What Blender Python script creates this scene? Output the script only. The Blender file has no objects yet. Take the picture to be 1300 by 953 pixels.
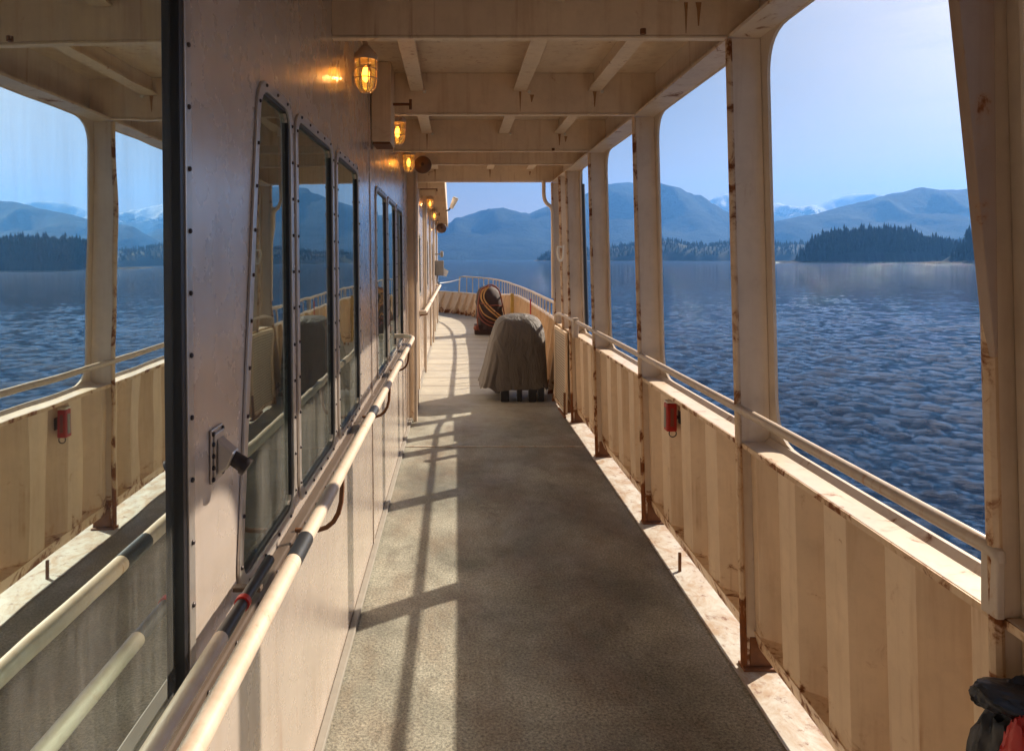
import bpy, bmesh, math, random
import numpy as np
from mathutils import Vector, Matrix, noise as mnoise
R = math.radians
random.seed(7)
rng = np.random.default_rng(11)
C = bpy.data.collections.new('scene'); S = bpy.context.scene
S.collection.children.link(C)

# ------------------------------------------------------------------ camera
F = 870.0; PX, PY = 578.0, 329.0; EYE = 1.65
cd = bpy.data.cameras.new('camera'); cam = bpy.data.objects.new('camera', cd); S.collection.objects.link(cam)
cam.location = (0, 0, EYE); cam.rotation_euler = (R(90), 0, 0)
cd.sensor_width = 36; cd.lens = F/1300*36
cd.shift_x = (650-PX)/1300; cd.shift_y = -(476.5-PY)/1300
cd.clip_start = 0.05; cd.clip_end = 60000
S.camera = cam
# ------------------------------------------------------------------ sky, sun, exposure
SUN = Vector((1.27, 0.88, 1.0)).normalized()
elev = math.asin(SUN.z); azim = math.atan2(SUN.x, SUN.y)
w = bpy.data.worlds.new('World'); S.world = w; w.use_nodes = True
nt = w.node_tree; nt.nodes.clear()
out = nt.nodes.new('ShaderNodeOutputWorld'); bg = nt.nodes.new('ShaderNodeBackground')
sky = nt.nodes.new('ShaderNodeTexSky'); sky.sky_type = 'NISHITA'; sky.sun_disc = False
sky.sun_elevation = elev; sky.sun_rotation = azim
sky.air_density = .85; sky.dust_density = 4.0; sky.ozone_density = 2.5
# thin cirrus streaks in the sky itself
tc = nt.nodes.new('ShaderNodeTexCoord'); mp = nt.nodes.new('ShaderNodeMapping')
mp.inputs['Scale'].default_value = (1.2, 1.2, 14); mp.inputs['Rotation'].default_value = (R(3), R(-7), 0)
ns = nt.nodes.new('ShaderNodeTexNoise'); ns.inputs['Scale'].default_value = 2.2; ns.inputs['Detail'].default_value = 7
ns.inputs['Roughness'].default_value = .55; ns.inputs['Distortion'].default_value = .4
rp = nt.nodes.new('ShaderNodeValToRGB'); rp.color_ramp.elements[0].position = .50; rp.color_ramp.elements[1].position = .80
rp.color_ramp.elements[1].color = (.5, .5, .5, 1)
mx = nt.nodes.new('ShaderNodeMixRGB'); mx.inputs[2].default_value = (4.8, 4.8, 5.2, 1)
L = nt.links.new
L(tc.outputs['Generated'], mp.inputs[0]); L(mp.outputs[0], ns.inputs[0]); L(ns.outputs[0], rp.inputs[0])
tint = nt.nodes.new('ShaderNodeMixRGB'); tint.blend_type = 'MULTIPLY'; tint.inputs[0].default_value = 1; tint.inputs[2].default_value = (.60, .53, .46, 1)
L(rp.outputs[0], mx.inputs[0]); L(sky.outputs[0], tint.inputs[1]); L(tint.outputs[0], mx.inputs[1]); sepz = nt.nodes.new('ShaderNodeSeparateXYZ'); L(tc.outputs['Generated'], sepz.inputs[0])
veil = nt.nodes.new('ShaderNodeValToRGB'); veil.color_ramp.elements[0].position = 0.0; veil.color_ramp.elements[1].position = .24
veil.color_ramp.elements[0].color = (.75, .75, .75, 1); veil.color_ramp.elements[1].color = (0, 0, 0, 1); veil.color_ramp.interpolation = 'EASE'
mv = nt.nodes.new('ShaderNodeMixRGB'); mv.inputs[2].default_value = (8.2, 6.5, 5.3, 1)
L(sepz.outputs[2], veil.inputs[0]); L(veil.outputs[0], mv.inputs[0]); L(mx.outputs[0], mv.inputs[1]); L(mv.outputs[0], bg.inputs[0])
bg.inputs[1].default_value = 0.05
L(bg.outputs[0], out.inputs[0])
sd = bpy.data.lights.new('sun', 'SUN'); sun = bpy.data.objects.new('sun', sd); S.collection.objects.link(sun)
sd.energy = 4.9; sd.angle = R(.6); sd.color = (1.0, .87, .70)
sun.rotation_euler = SUN.to_track_quat('Z', 'Y').to_euler()
S.view_settings.view_transform = 'Standard'; S.view_settings.look = 'None'
S.view_settings.exposure = 1.18; S.view_settings.gamma = 1; S.view_settings.use_curve_mapping = False
S.cycles.max_bounces = 10; S.cycles.diffuse_bounces = 6; S.cycles.glossy_bounces = 5; S.cycles.transparent_max_bounces = 16
S.cycles.volume_bounces = 1

# ------------------------------------------------------------------ materials
def newmat(name):
    m = bpy.data.materials.new(name); m.use_nodes = True
    return m, m.node_tree, m.node_tree.nodes['Principled BSDF']
def N(t, kind, **kw):
    n = t.nodes.new('ShaderNode'+kind)
    for k, v in kw.items():
        if k in n.inputs: n.inputs[k].default_value = v
        else: setattr(n, k, v)
    return n
def pos(t, scale=(1, 1, 1)):
    g = N(t, 'NewGeometry'); m = N(t, 'Mapping'); m.inputs['Scale'].default_value = scale
    t.links.new(g.outputs['Position'], m.inputs[0]); return m.outputs[0]
def noise(t, vec, scale, detail=5, rough=.6, dist=0):
    n = N(t, 'TexNoise', Scale=scale, Detail=detail, Roughness=rough, Distortion=dist); t.links.new(vec, n.inputs[0]); return n.outputs[0]
def ramp(t, val, a, b, ca=(0, 0, 0, 1), cb=(1, 1, 1, 1)):
    r = N(t, 'ValToRGB'); r.color_ramp.elements[0].position = a; r.color_ramp.elements[1].position = b
    r.color_ramp.elements[0].color = ca; r.color_ramp.elements[1].color = cb
    t.links.new(val, r.inputs[0]); return r.outputs[0]
def mix(t, fac, a, b, mode='MIX'):
    m = N(t, 'MixRGB', blend_type=mode)
    for i, v in ((0, fac), (1, a), (2, b)):
        if isinstance(v, bpy.types.NodeSocket): t.links.new(v, m.inputs[i])
        else: m.inputs[i].default_value = v
    return m.outputs[0]
def math_(t, op, a, b=0.0, clamp=False):
    m = N(t, 'Math', operation=op); m.use_clamp = clamp
    for i, v in ((0, a), (1, b)):
        if isinstance(v, bpy.types.NodeSocket): t.links.new(v, m.inputs[i])
        else: m.inputs[i].default_value = v
    return m.outputs[0]
def bump(t, val, strength, dist, bs):
    b = N(t, 'Bump', Strength=strength, Distance=dist); t.links.new(val, b.inputs['Height']); t.links.new(b.outputs[0], bs.inputs['Normal'])
    return b
def col(*c): return (c[0], c[1], c[2], 1)
RUST = col(.30, .095, .018); RUSTD = col(.085, .03, .014)
def paint(name, base, rough=.42, rust=.70, foot=0.0, streak=.35, spec=.5, coat=0, bmp=.12, metal=0):
    """marine gloss paint over steel: mottling, vertical run-off streaks, rust blooms, extra rust near the deck"""
    m, t, b = newmat(name)
    p = pos(t); ps = pos(t, (9, 9, .7))
    var = ramp(t, noise(t, p, 2.3, 6, .65), .25, .75, col(.80, .78, .76), col(1.08, 1.06, 1.03))
    c = mix(t, 1, col(*base), var, 'MULTIPLY')
    st = ramp(t, noise(t, ps, 2.0, 6, .6), .52, .80)
    c = mix(t, math_(t, 'MULTIPLY', st, streak), c, col(base[0]*.62, base[1]*.45, base[2]*.30))
    grime = ramp(t, noise(t, p, 14, 6, .7), .50, .78)
    c = mix(t, math_(t, 'MULTIPLY', grime, .22 if not coat else .0), c, col(base[0]*.5, base[1]*.4, base[2]*.32))
    z = N(t, 'SeparateXYZ'); t.links.new(p, z.inputs[0])
    low = math_(t, 'MULTIPLY', math_(t, 'SUBTRACT', 1, math_(t, 'MULTIPLY', z.outputs[2], 3.2), True), foot)
    ln = math_(t, 'MULTIPLY', ramp(t, noise(t, pos(t, (26, 26, .35)), 1.0, 3, .5), .60, .70), ramp(t, noise(t, p, 1.7, 4), .50, .62))
    c = mix(t, math_(t, 'MULTIPLY', ln, .75*min(1, streak*1.6)), c, col(.36, .15, .045))
    n1 = noise(t, p, 9, 9, .68, .8)
    rm = math_(t, 'ADD', n1, low)
    halo = ramp(t, rm, rust-.06, rust+.04)
    core = ramp(t, rm, rust, rust+.07)
    rr = mix(t, noise(t, p, 40, 4), RUST, RUSTD)
    c = mix(t, math_(t, 'MULTIPLY', halo, .45), c, col(.42, .19, .06))
    c = mix(t, core, c, rr)
    t.links.new(c, b.inputs['Base Color'])
    ro = math_(t, 'ADD', math_(t, 'MULTIPLY', core, .4), math_(t, 'ADD', rough-.08, math_(t, 'MULTIPLY', noise(t, p, 9, 5), .2)))
    t.links.new(ro, b.inputs['Roughness'])
    b.inputs['Specular IOR Level'].default_value = spec
    b.inputs['Metallic'].default_value = metal
    if coat: b.inputs['Coat Weight'].default_value = coat; b.inputs['Coat Roughness'].default_value = .22
    h = math_(t, 'ADD', math_(t, 'MULTIPLY', noise(t, p, 55, 5, .7), .35), math_(t, 'MULTIPLY', noise(t, p, 2.0, 2), 6))
    bump(t, h, bmp, .004, b)
    return m
def plain(name, base, rough=.5, metal=0.0, var=.25, scale=18, bmp=.15, spec=.5):
    m, t, b = newmat(name); p = pos(t)
    n = noise(t, p, scale, 6, .65)
    c = mix(t, n, col(*[x*(1-var) for x in base]), col(*[min(1, x*(1+var)) for x in base]))
    t.links.new(c, b.inputs['Base Color']); b.inputs['Metallic'].default_value = metal
    t.links.new(math_(t, 'ADD', rough-.08, math_(t, 'MULTIPLY', n, .16)), b.inputs['Roughness'])
    b.inputs['Specular IOR Level'].default_value = spec
    bump(t, n, bmp, .003, b); return m
M = {}
M['cream']   = paint('cream_paint', (.76, .62, .46), .40, .68, .18, .5)
M['post']    = paint('post_paint', (.72, .61, .49), .42, .70, .30, .45)
M['over']    = paint('overhead_paint', (.80, .65, .48), .42, .69, 0, .6)
M['stain']   = paint('rust_stain', (.40, .21, .09), .6, .60, 0, .5)
M['brack']   = paint('weathered_bracket', (.40, .29, .22), .5, .60, 0, .6)
M['edge']    = paint('chipped_edge', (.70, .52, .34), .5, .53, .5, .6)
M['cap']     = paint('cap_paint', (.76, .64, .52), .33, .615, 0, .2)
M['bulwark'] = paint('bulwark_paint', (.78, .60, .41), .42, .685, .27, .55)
M['wall']    = paint('wall_paint', (.62, .54, .48), .25, .95, .0, .35, coat=.9, bmp=.2, metal=.35)
M['rail']    = paint('rail_paint', (.58, .48, .385), .42, .66, 0, .5)
M['alu']     = plain('aluminium', (.52, .48, .44), .34, .75, .25, 25)
M['bolt']    = plain('bolt_steel', (.05, .04, .04), .5, .6)
M['rubber']  = plain('black_rubber', (.012, .012, .015), .38)
M['black']   = plain('black_tape', (.02, .022, .026), .42)
M['darkled'] = plain('ledge', (.07, .045, .03), .55)
M['tarp']    = None
M['white']   = plain('white_paint', (.72, .68, .60), .4)
M['rustbar'] = plain('rusty_bar', (.16, .06, .02), .8, 0, .5, 30, .5)
M['red']     = plain('red_case', (.42, .018, .012), .4, 0, .3, 20)
M['redbr']   = plain('red_brown_hose', (.22, .06, .035), .6, 0, .35, 20)
M['tan']     = plain('tan_hose', (.52, .27, .09), .55, 0, .3, 14)
M['dark']    = plain('dark_canvas', (.045, .022, .018), .75, 0, .5, 9, .6)
M['yellow']  = plain('yellow_paint', (.45, .27, .05), .5, 0, .4, 12)
M['grey']    = plain('grey_box', (.24, .22, .19), .5)
M['room']    = plain('room_teal', (.10, .30, .27), .6)
M['sill']    = plain('room_sill', (.30, .42, .38), .55)
M['brown']   = plain('brown_bell', (.13, .06, .03), .4)
def mk_tarp():
    m, t, b = newmat('canvas_cover'); p = pos(t)
    n = noise(t, p, 5, 6, .6)
    c = mix(t, n, col(.065, .054, .046), col(.125, .105, .09)); t.links.new(c, b.inputs['Base Color'])
    b.inputs['Roughness'].default_value = .72
    h = math_(t, 'ADD', math_(t, 'MULTIPLY', noise(t, pos(t, (1, 1, .35)), 9, 4, .55, .8), 3), math_(t, 'MULTIPLY', noise(t, p, 160, 2), .08))
    bump(t, h, 1.0, .02, b); return m
M['tarp'] = mk_tarp()
def mk_deck():
    m, t, b = newmat('deck_nonskid'); p = pos(t)
    big = noise(t, p, 1.1, 7, .65, .3)
    c = mix(t, ramp(t, big, .38, .62), col(.125, .125, .103), col(.31, .308, .262))
    warm = ramp(t, noise(t, pos(t, (1, .45, 1)), 2.6, 7, .7), .45, .72)
    c = mix(t, math_(t, 'MULTIPLY', warm, .75), c, col(.15, .10, .062))
    white = ramp(t, noise(t, p, 3.1, 9, .75, .5), .60, .74)
    c = mix(t, math_(t, 'MULTIPLY', white, .35), c, col(.36, .34, .30))
    dk = ramp(t, noise(t, pos(t, (1, .6, 1)), 4.3, 9, .74, .6), .55, .66)
    c = mix(t, math_(t, 'MULTIPLY', dk, .5), c, col(.07, .055, .04))
    gr = noise(t, p, 90, 3, .85)
    c = mix(t, 1, c, ramp(t, gr, .3, .75, col(.25, .25, .25), col(1.95, 1.9, 1.8)), 'MULTIPLY')
    speck = ramp(t, noise(t, p, 48, 4, .75), .60, .68)
    c = mix(t, math_(t, 'MULTIPLY', speck, .55), c, col(.035, .028, .022))
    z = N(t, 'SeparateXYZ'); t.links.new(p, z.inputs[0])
    # fore deck plates: sunlit paleness put into the colour, with transverse joints
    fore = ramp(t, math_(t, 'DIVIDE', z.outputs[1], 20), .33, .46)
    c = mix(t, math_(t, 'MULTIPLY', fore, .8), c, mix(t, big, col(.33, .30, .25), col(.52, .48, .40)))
    wv = N(t, 'TexWave', Scale=.30, Distortion=.8, Detail=3); wv.bands_direction = 'Y'; wv.inputs['Detail Scale'].default_value = .6
    wm = N(t, 'Mapping'); t.links.new(p, wm.inputs[0]); wm.inputs['Scale'].default_value = (.6, 1.7, 1); t.links.new(wm.outputs[0], wv.inputs[0])
    joint = ramp(t, wv.outputs['Fac'], .93, .985)
    c = mix(t, math_(t, 'MULTIPLY', math_(t, 'MULTIPLY', joint, fore), .4), c, col(.10, .06, .035))
    rustm = ramp(t, noise(t, p, 5.5, 9, .72, .4), .70, .76)
    c = mix(t, math_(t, 'MULTIPLY', rustm, .7), c, RUST)
    t.links.new(c, b.inputs['Base Color'])
    t.links.new(ramp(t, noise(t, p, 1.7, 6, .7), .35, .65, col(.42, .42, .42), col(.78, .78, .78)), b.inputs['Roughness'])
    h = math_(t, 'ADD', gr, math_(t, 'MULTIPLY', big, 2))
    bump(t, h, .45, .006, b); return m
M['deck'] = mk_deck()
def mk_way():
    m, t, b = newmat('waterway_paint'); p = pos(t)
    c = mix(t, noise(t, p, 6, 6, .65), col(.38, .365, .33), col(.58, .555, .50))
    n = noise(t, pos(t, (1, .7, 1)), 9, 9, .72, .5)
    c = mix(t, ramp(t, n, .42, .62), c, col(.36, .255, .17))
    c = mix(t, ramp(t, noise(t, p, 16, 9, .75), .55, .66), c, col(.17, .065, .03))
    t.links.new(c, b.inputs['Base Color']); b.inputs['Roughness'].default_value = .6
    bump(t, n, .4, .006, b); return m
M['way'] = mk_way()
def mk_glass(name, refl, tint):
    m, t, b = newmat(name); t.nodes.remove(b)
    o = [n for n in t.nodes if n.type == 'OUTPUT_MATERIAL'][0]
    gl = N(t, 'BsdfGlossy'); gl.inputs['Roughness'].default_value = .012
    gl.inputs['Color'].default_value = col(.82, .95, .91)
    tr = N(t, 'BsdfTransparent'); p = pos(t)
    tr.inputs['Color'].default_value = col(*tint)
    if refl > .1:
        bp = N(t, 'Bump', Strength=.06, Distance=.02); t.links.new(noise(t, p, 2.2, 2), bp.inputs['Height']); t.links.new(bp.outputs[0], gl.inputs['Normal'])
    df = N(t, 'BsdfDiffuse'); df.inputs['Color'].default_value = col(.42, .40, .36)
    mxx = N(t, 'MixShader'); fr = N(t, 'Fresnel', IOR=1.5)
    f = math_(t, 'ADD', refl, math_(t, 'MULTIPLY', fr.outputs[0], .8), True)
    t.links.new(f, mxx.inputs[0]); t.links.new(tr.outputs[0], mxx.inputs[1]); t.links.new(gl.outputs[0], mxx.inputs[2])
    m2 = N(t, 'MixShader')
    dirt = ramp(t, noise(t, pos(t, (5, 5, .6)), 3, 7, .7), .35, .8, col(.03, .03, .03), col(.22, .22, .22))
    t.links.new(dirt, m2.inputs[0]); t.links.new(mxx.outputs[0], m2.inputs[1]); t.links.new(df.outputs[0], m2.inputs[2])
    t.links.new(m2.outputs[0], o.inputs[0]); return m
M['pane'] = mk_glass('window_glass', .25, (.50, .80, .72))
M['globe'] = mk_glass('lamp_glass', .06, (.95, .93, .88))
def mk_emit(name, c, s):
    m, t, b = newmat(name); b.inputs['Base Color'].default_value = col(*c)
    b.inputs['Emission Color'].default_value = col(*c); b.inputs['Emission Strength'].default_value = s; return m
M['bulb'] = mk_emit('amber_bulb', (1.0, .33, .03), 5.5)
M['snow'] = None
def mk_sea():
    m, t, b = newmat('sea_water'); p = pos(t)
    b.inputs['Base Color'].default_value = col(.014, .050, .13)
    b.inputs['Roughness'].default_value = .045; b.inputs['IOR'].default_value = 1.33
    a = noise(t, pos(t, (1, 1.6, 1)), 9.0, 8, .80, 0)
    bb = noise(t, pos(t, (.95, 1.7, 1)), 1.0, 8, .7)
    cc = noise(t, pos(t, (.02, .05, 1)), 1.0, 5, .6)
    dd = noise(t, pos(t, (.11, .30, 1)), 1.0, 6, .7)
    cc = math_(t, 'ADD', cc, math_(t, 'MULTIPLY', dd, .8))
    h = math_(t, 'ADD', math_(t, 'MULTIPLY', a, .26), math_(t, 'ADD', math_(t, 'MULTIPLY', bb, .60), math_(t, 'MULTIPLY', cc, 2.0)))
    bump(t, h, 1.0, 1.5, b); return m
M['sea'] = mk_sea()
def mk_mtn(name, dark, light, snow_z=None):
    m, t, b = newmat(name); p = pos(t)
    n = noise(t, p, .0035, 10, .72, .5); n2 = noise(t, p, .02, 6, .7)
    c = mix(t, ramp(t, n, .35, .65), col(*dark), col(*light))
    c = mix(t, math_(t, 'MULTIPLY', n2, .6), c, col(*[q*.4 for q in dark])); bump(t, math_(t, 'ADD', n, math_(t, 'MULTIPLY', n2, .25)), 1.0, 160, b)
    if snow_z:
        z = N(t, 'SeparateXYZ'); t.links.new(p, z.inputs[0])
        s = math_(t, 'ADD', math_(t, 'DIVIDE', math_(t, 'SUBTRACT', z.outputs[2], snow_z), 420), math_(t, 'MULTIPLY', math_(t, 'SUBTRACT', noise(t, p, .008, 7, .75), .5), 2.4))
        c = mix(t, ramp(t, s, .10, .35), c, col(.75, .78, .82))
    t.links.new(c, b.inputs['Base Color']); b.inputs['Roughness'].default_value = .95; b.inputs['Specular IOR Level'].default_value = .1
    return m
M['mtn'] = mk_mtn('forested_slope', (.008, .016, .016), (.05, .07, .055))
M['mtnsnow'] = mk_mtn('snowy_slope', (.03, .045, .035), (.10, .11, .09), 800)
M['rock'] = mk_mtn('shore_rock', (.10, .085, .065), (.28, .24, .19))
def mk_shore():
    m, t, b = newmat('wooded_shore'); p = pos(t); z = N(t, 'SeparateXYZ'); t.links.new(p, z.inputs[0])
    k = ramp(t, math_(t, 'ADD', math_(t, 'DIVIDE', math_(t, 'SUBTRACT', z.outputs[2], -7.35), 12), math_(t, 'MULTIPLY', noise(t, p, .06, 5), .25)), .26, .32)
    t.links.new(mix(t, k, col(.20, .17, .13), col(.012, .022, .015)), b.inputs['Base Color']); b.inputs['Roughness'].default_value = .95; return m
M['shore'] = mk_shore()
M['tree'] = plain('conifer_foliage', (.020, .034, .022), .9, 0, .5, .15, 0, .1)
M['hull'] = paint('hull_paint', (.03, .06, .16), .4, .8)

# ------------------------------------------------------------------ mesh helpers
ORG = {}
def box(bm, x0, x1, y0, y1, z0, z1, shear=0.0, ref=0.0):
    """axis box; shear = dX per metre of height above ref"""
    f = lambda x, y, z: bm.verts.new((x+shear*(z-ref), y, z))
    v = [f(x, y, z) for z in (z0, z1) for y in (y0, y1) for x in (x0, x1)]
    for q in ((0, 2, 3, 1), (4, 5, 7, 6), (0, 1, 5, 4), (2, 6, 7, 3), (0, 4, 6, 2), (1, 3, 7, 5)):
        bm.faces.new([v[i] for i in q])
    return bm
def prism(bm, pts, d):
    """closed 3D polygon pts extruded by vector d"""
    a = [bm.verts.new(p) for p in pts]; b = [bm.verts.new(Vector(p)+Vector(d)) for p in pts]
    n = len(pts)
    bm.faces.new(a); bm.faces.new(b[::-1])
    for i in range(n): bm.faces.new((a[i], b[i], b[(i+1) % n], a[(i+1) % n]))
    return bm
def tube(bm, pts, r, seg=12, closed=False, cap=True):
    pts = [Vector(p) for p in pts]; n = len(pts); rings = []
    up = Vector((0, 0, 1)); prev = None
    for i, p in enumerate(pts):
        if closed: d = (pts[(i+1) % n]-pts[i-1])
        else: d = pts[min(i+1, n-1)]-pts[max(i-1, 0)]
        d.normalize()
        if prev is None:
            a = d.cross(up)
            if a.length < .05: a = d.cross(Vector((1, 0, 0)))
        else:
            a = prev - d*prev.dot(d)
        a.normalize(); prev = a; b = d.cross(a)
        rr = r[i] if isinstance(r, (list, tuple)) else r
        rings.append([bm.verts.new(p+a*math.cos(2*math.pi*k/seg)*rr+b*math.sin(2*math.pi*k/seg)*rr) for k in range(seg)])
    m = n if closed else n-1
    for i in range(m):
        A, B = rings[i], rings[(i+1) % n]
        for k in range(seg): bm.faces.new((A[k], A[(k+1) % seg], B[(k+1) % seg], B[k]))
    if cap and not closed:
        bm.faces.new(rings[0][::-1]); bm.faces.new(rings[-1])
    return bm
def lathe(bm, c, prof, seg=20, axis='z'):
    """prof: (r, h) pairs about an axis through c"""
    c = Vector(c); rings = []
    for r, h in prof:
        ring = []
        for k in range(seg):
            a = 2*math.pi*k/seg; u, v = math.cos(a)*r, math.sin(a)*r
            o = Vector((u, v, h)) if axis == 'z' else (Vector((h, u, v)) if axis == 'x' else Vector((u, h, v)))
            ring.append(bm.verts.new(c+o))
        rings.append(ring)
    for A, B in zip(rings, rings[1:]):
        for k in range(seg): bm.faces.new((A[k], A[(k+1) % seg], B[(k+1) % seg], B[k]))
    bm.faces.new(rings[0][::-1]); bm.faces.new(rings[-1])
    return bm
def arc(p0, p1, p2, n=6):
    """quadratic bend"""
    p0, p1, p2 = Vector(p0), Vector(p1), Vector(p2)
    return [p0*(1-t)**2+p1*2*t*(1-t)+p2*t*t for t in [i/n for i in range(n+1)]]
def BM(): return bmesh.new()
def part(name, bm, mat, parent=None, bevel=0.0, smooth=False, label=None):
    bmesh.ops.recalc_face_normals(bm, faces=bm.faces)
    o0 = ORG.get(parent, Vector((0, 0, 0)))
    if o0.length: bmesh.ops.translate(bm, verts=bm.verts, vec=-o0)
    me = bpy.data.meshes.new(name); bm.to_mesh(me); bm.free()
    me.materials.append(mat)
    if smooth:
        me.polygons.foreach_set('use_smooth', [True]*len(me.polygons))
        try: me.set_sharp_from_angle(angle=R(40))
        except Exception: pass
    o = bpy.data.objects.new(name, me); C.objects.link(o)
    if parent: o.parent = parent; ORG[o] = o0
    if bevel:
        b = o.modifiers.new('bevel', 'BEVEL'); b.width = bevel; b.segments = 2; b.limit_method = 'ANGLE'; b.angle_limit = R(50)
    if label: o['label'] = label
    return o
def tag(o, label, cat, group=None, kind=None):
    if kind: o['kind'] = kind
    if label: o['label'] = label
    if cat: o['category'] = cat
    if group: o['group'] = group
    return o
def thing(name, loc, label, cat, group=None):
    o = bpy.data.objects.new(name, None); o.location = loc; C.objects.link(o); o.empty_display_size = .1
    ORG[o] = Vector(loc); return tag(o, label, cat, group)
def dup(root, loc, label=None):
    r = root.copy(); C.objects.link(r); r.location = loc
    if label: r['label'] = label
    for ch in list(root.children):
        c = ch.copy(); C.objects.link(c); c.parent = r
        for g in list(ch.children):
            d = g.copy(); C.objects.link(d); d.parent = c
    return r
def quad_round(cs, r, n=6):
    """cs: corners (u,v) counter-clockwise; rounded outline"""
    pts = []; m = len(cs)
    for i in range(m):
        p = Vector(cs[i]); a = (Vector(cs[i-1])-p); b = (Vector(cs[(i+1) % m])-p)
        rr = min(r, a.length*.45, b.length*.45)
        a.normalize(); b.normalize()
        for t in [k/n for k in range(n+1)]:
            pts.append((p+a*rr)*(1-t)**2+p*2*t*(1-t)+(p+b*rr)*t*t)
    return pts
def inset(cs, d):
    """offset a convex ccw polygon inwards by d"""
    res = []; m = len(cs)
    for i in range(m):
        p0, p1, p2 = Vector(cs[i-1]), Vector(cs[i]), Vector(cs[(i+1) % m])
        e1 = (p1-p0).normalized(); e2 = (p2-p1).normalized()
        n1 = Vector((-e1.y, e1.x)); n2 = Vector((-e2.y, e2.x))
        k = (n1+n2); k = k/(k.dot(n1)) if abs(k.dot(n1)) > 1e-6 else n1
        res.append(p1+k*d)
    return res
def ring(bm, A, B, mp, d):
    """solid ring between outlines A and B (equal count), thickness vector d"""
    d = Vector(d); n = len(A)
    a0 = [bm.verts.new(mp(p)) for p in A]; b0 = [bm.verts.new(mp(p)) for p in B]
    a1 = [bm.verts.new(v.co+d) for v in a0]; b1 = [bm.verts.new(v.co+d) for v in b0]
    for i in range(n):
        j = (i+1) % n
        bm.faces.new((a0[i], a0[j], b0[j], b0[i])); bm.faces.new((a1[j], a1[i], b1[i], b1[j]))
        bm.faces.new((a0[j], a0[i], a1[i], a1[j])); bm.faces.new((b0[i], b0[j], b1[j], b1[i]))
    return bm
def sheet_holes(bm, outer, holes, mp, d):
    loops = [outer]+holes; edges = []
    for lp in loops:
        vs = [bm.verts.new((p[0], p[1], 0)) for p in lp]
        for i in range(len(vs)): edges.append(bm.edges.new((vs[i], vs[(i+1) % len(vs)])))
    bmesh.ops.triangle_fill(bm, use_beauty=True, edges=edges, normal=(0, 0, 1))
    for v in bm.verts: v.co = Vector(mp((v.co.x, v.co.y)))
    r = bmesh.ops.extrude_face_region(bm, geom=list(bm.faces))
    bmesh.ops.translate(bm, verts=[e for e in r['geom'] if isinstance(e, bmesh.types.BMVert)], vec=d)
    return bm

# ------------------------------------------------------------------ ship lines
TAB = [(-4, 1.05), (0, 1.09), (1.41, 1.140), (2.76, 1.166), (4.28, 1.180), (8, 1.185), (12.6, 1.25), (14.5, 1.24), (16.5, 1.14)]
LEAN = -.025
def xs(y):
    for (a, xa), (b, xb) in zip(TAB, TAB[1:]):
        if y <= b: return xa+(xb-xa)*(y-a)/(b-a)
    return TAB[-1][1]
WX = -.47; WL = -.0105
def wx(z): return WX+WL*z
TOP = 2.54; CEIL = 2.80; SEA = -7.35
CLX = -4.2

# deck ------------------------------------------------------------
side = [(xs(y)+.32, y) for y in (-4, -2, 0, 1.4, 2.8, 4.3, 6, 8, 10, 12.6, 14.5, 16.5)]
bow = [(1.22, 18.0), (.86, 19.6), (.25, 21.0), (-.6, 22.2), (-1.7, 23.2), (-3.0, 23.8)]
half = side+bow
outline = half+[(2*CLX-x, y) for x, y in reversed(half)]
bm = BM(); prism(bm, [(x, y, -.012) for x, y in outline], (0, 0, .012))
tag(part('deck', bm, M['deck']), 'green grey non-skid steel deck of the ship', None, kind='structure')
bm = BM()
ys = np.arange(-3.8, 16.5, .3)
v = [(bm.verts.new((xs(y)-.045, y, .004)), bm.verts.new((xs(y)+.315, y, .004))) for y in ys]
for a, b in zip(v, v[1:]): bm.faces.new((a[0], a[1], b[1], b[0]))
tag(part('waterway', bm, M['way']), 'pale rust stained waterway strip along the deck edge', None, kind='structure')
# hull below the deck
bm = BM()
n = len(outline)
top = [bm.verts.new((x, y, -.02)) for x, y in outline]
bot = [bm.verts.new((CLX+(x-CLX)*.93, y*.93 if y > 0 else y, SEA-.6)) for x, y in outline]
for i in range(n): bm.faces.new((top[i], top[(i+1) % n], bot[(i+1) % n], bot[i]))
bm.faces.new(bot)
tag(part('ship_hull', bm, M['hull']), 'dark blue steel hull of the ship below the deck', 'ship hull')
# weld seam across the deck and a drip strip at the foot of the wall
bm = BM(); box(bm, WX, 1.15, 6.02, 6.035, 0, .006)
tag(part('deck_seam', bm, M['way']), None, None, kind='structure')

# canopy -------------------------------------------------------------
can = thing('canopy', (0, 0, CEIL), 'cream painted steel deck overhead with cross beams sheltering the walkway', 'canopy')
bm = BM(); prism(bm, [(-7, -3.6, CEIL), (xs(-3)+.16, -3.6, CEIL), (xs(1.4)+.13, 1.41, CEIL), (xs(2.8)+.13, 2.8, CEIL), (xs(4.3)+.13, 4.3, CEIL), (xs(8)+.13, 7.98, CEIL), (-7, 7.98, CEIL)], (0, 0, .02))
part('ceiling_plate', bm, M['over'], can)
BY = [-3.0, -1.5, 0.0, 1.40, 2.765, 4.235, 5.67, 6.47, 7.93]
for y in BY:
    bm = BM()
    x1 = xs(y)+.06
    z0 = TOP
    box(bm, -.50, x1, y, y+.012, z0+.012, CEIL-.001)
    box(bm, -.50, x1-.13, y-.004, y+.035, z0, z0+.010)
    part('beam', bm, M['over'], can, .002)
for (ya, yb) in zip(BY, BY[1:]):
    for x in (-.235, .40, .86):
        bm = BM()
        box(bm, x-.006, x+.006, ya+.013, yb-.001, CEIL-.10, CEIL-.002)
        box(bm, x-.042, x+.042, ya+.013, yb-.001, CEIL-.112, CEIL-.10)
        part('stiffener', bm, M['over'], can, .002)
bm = BM()
yy = [-3.6, -1.5, 0, 1.4, 2.76, 4.28, 5.7, 7.97]
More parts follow.
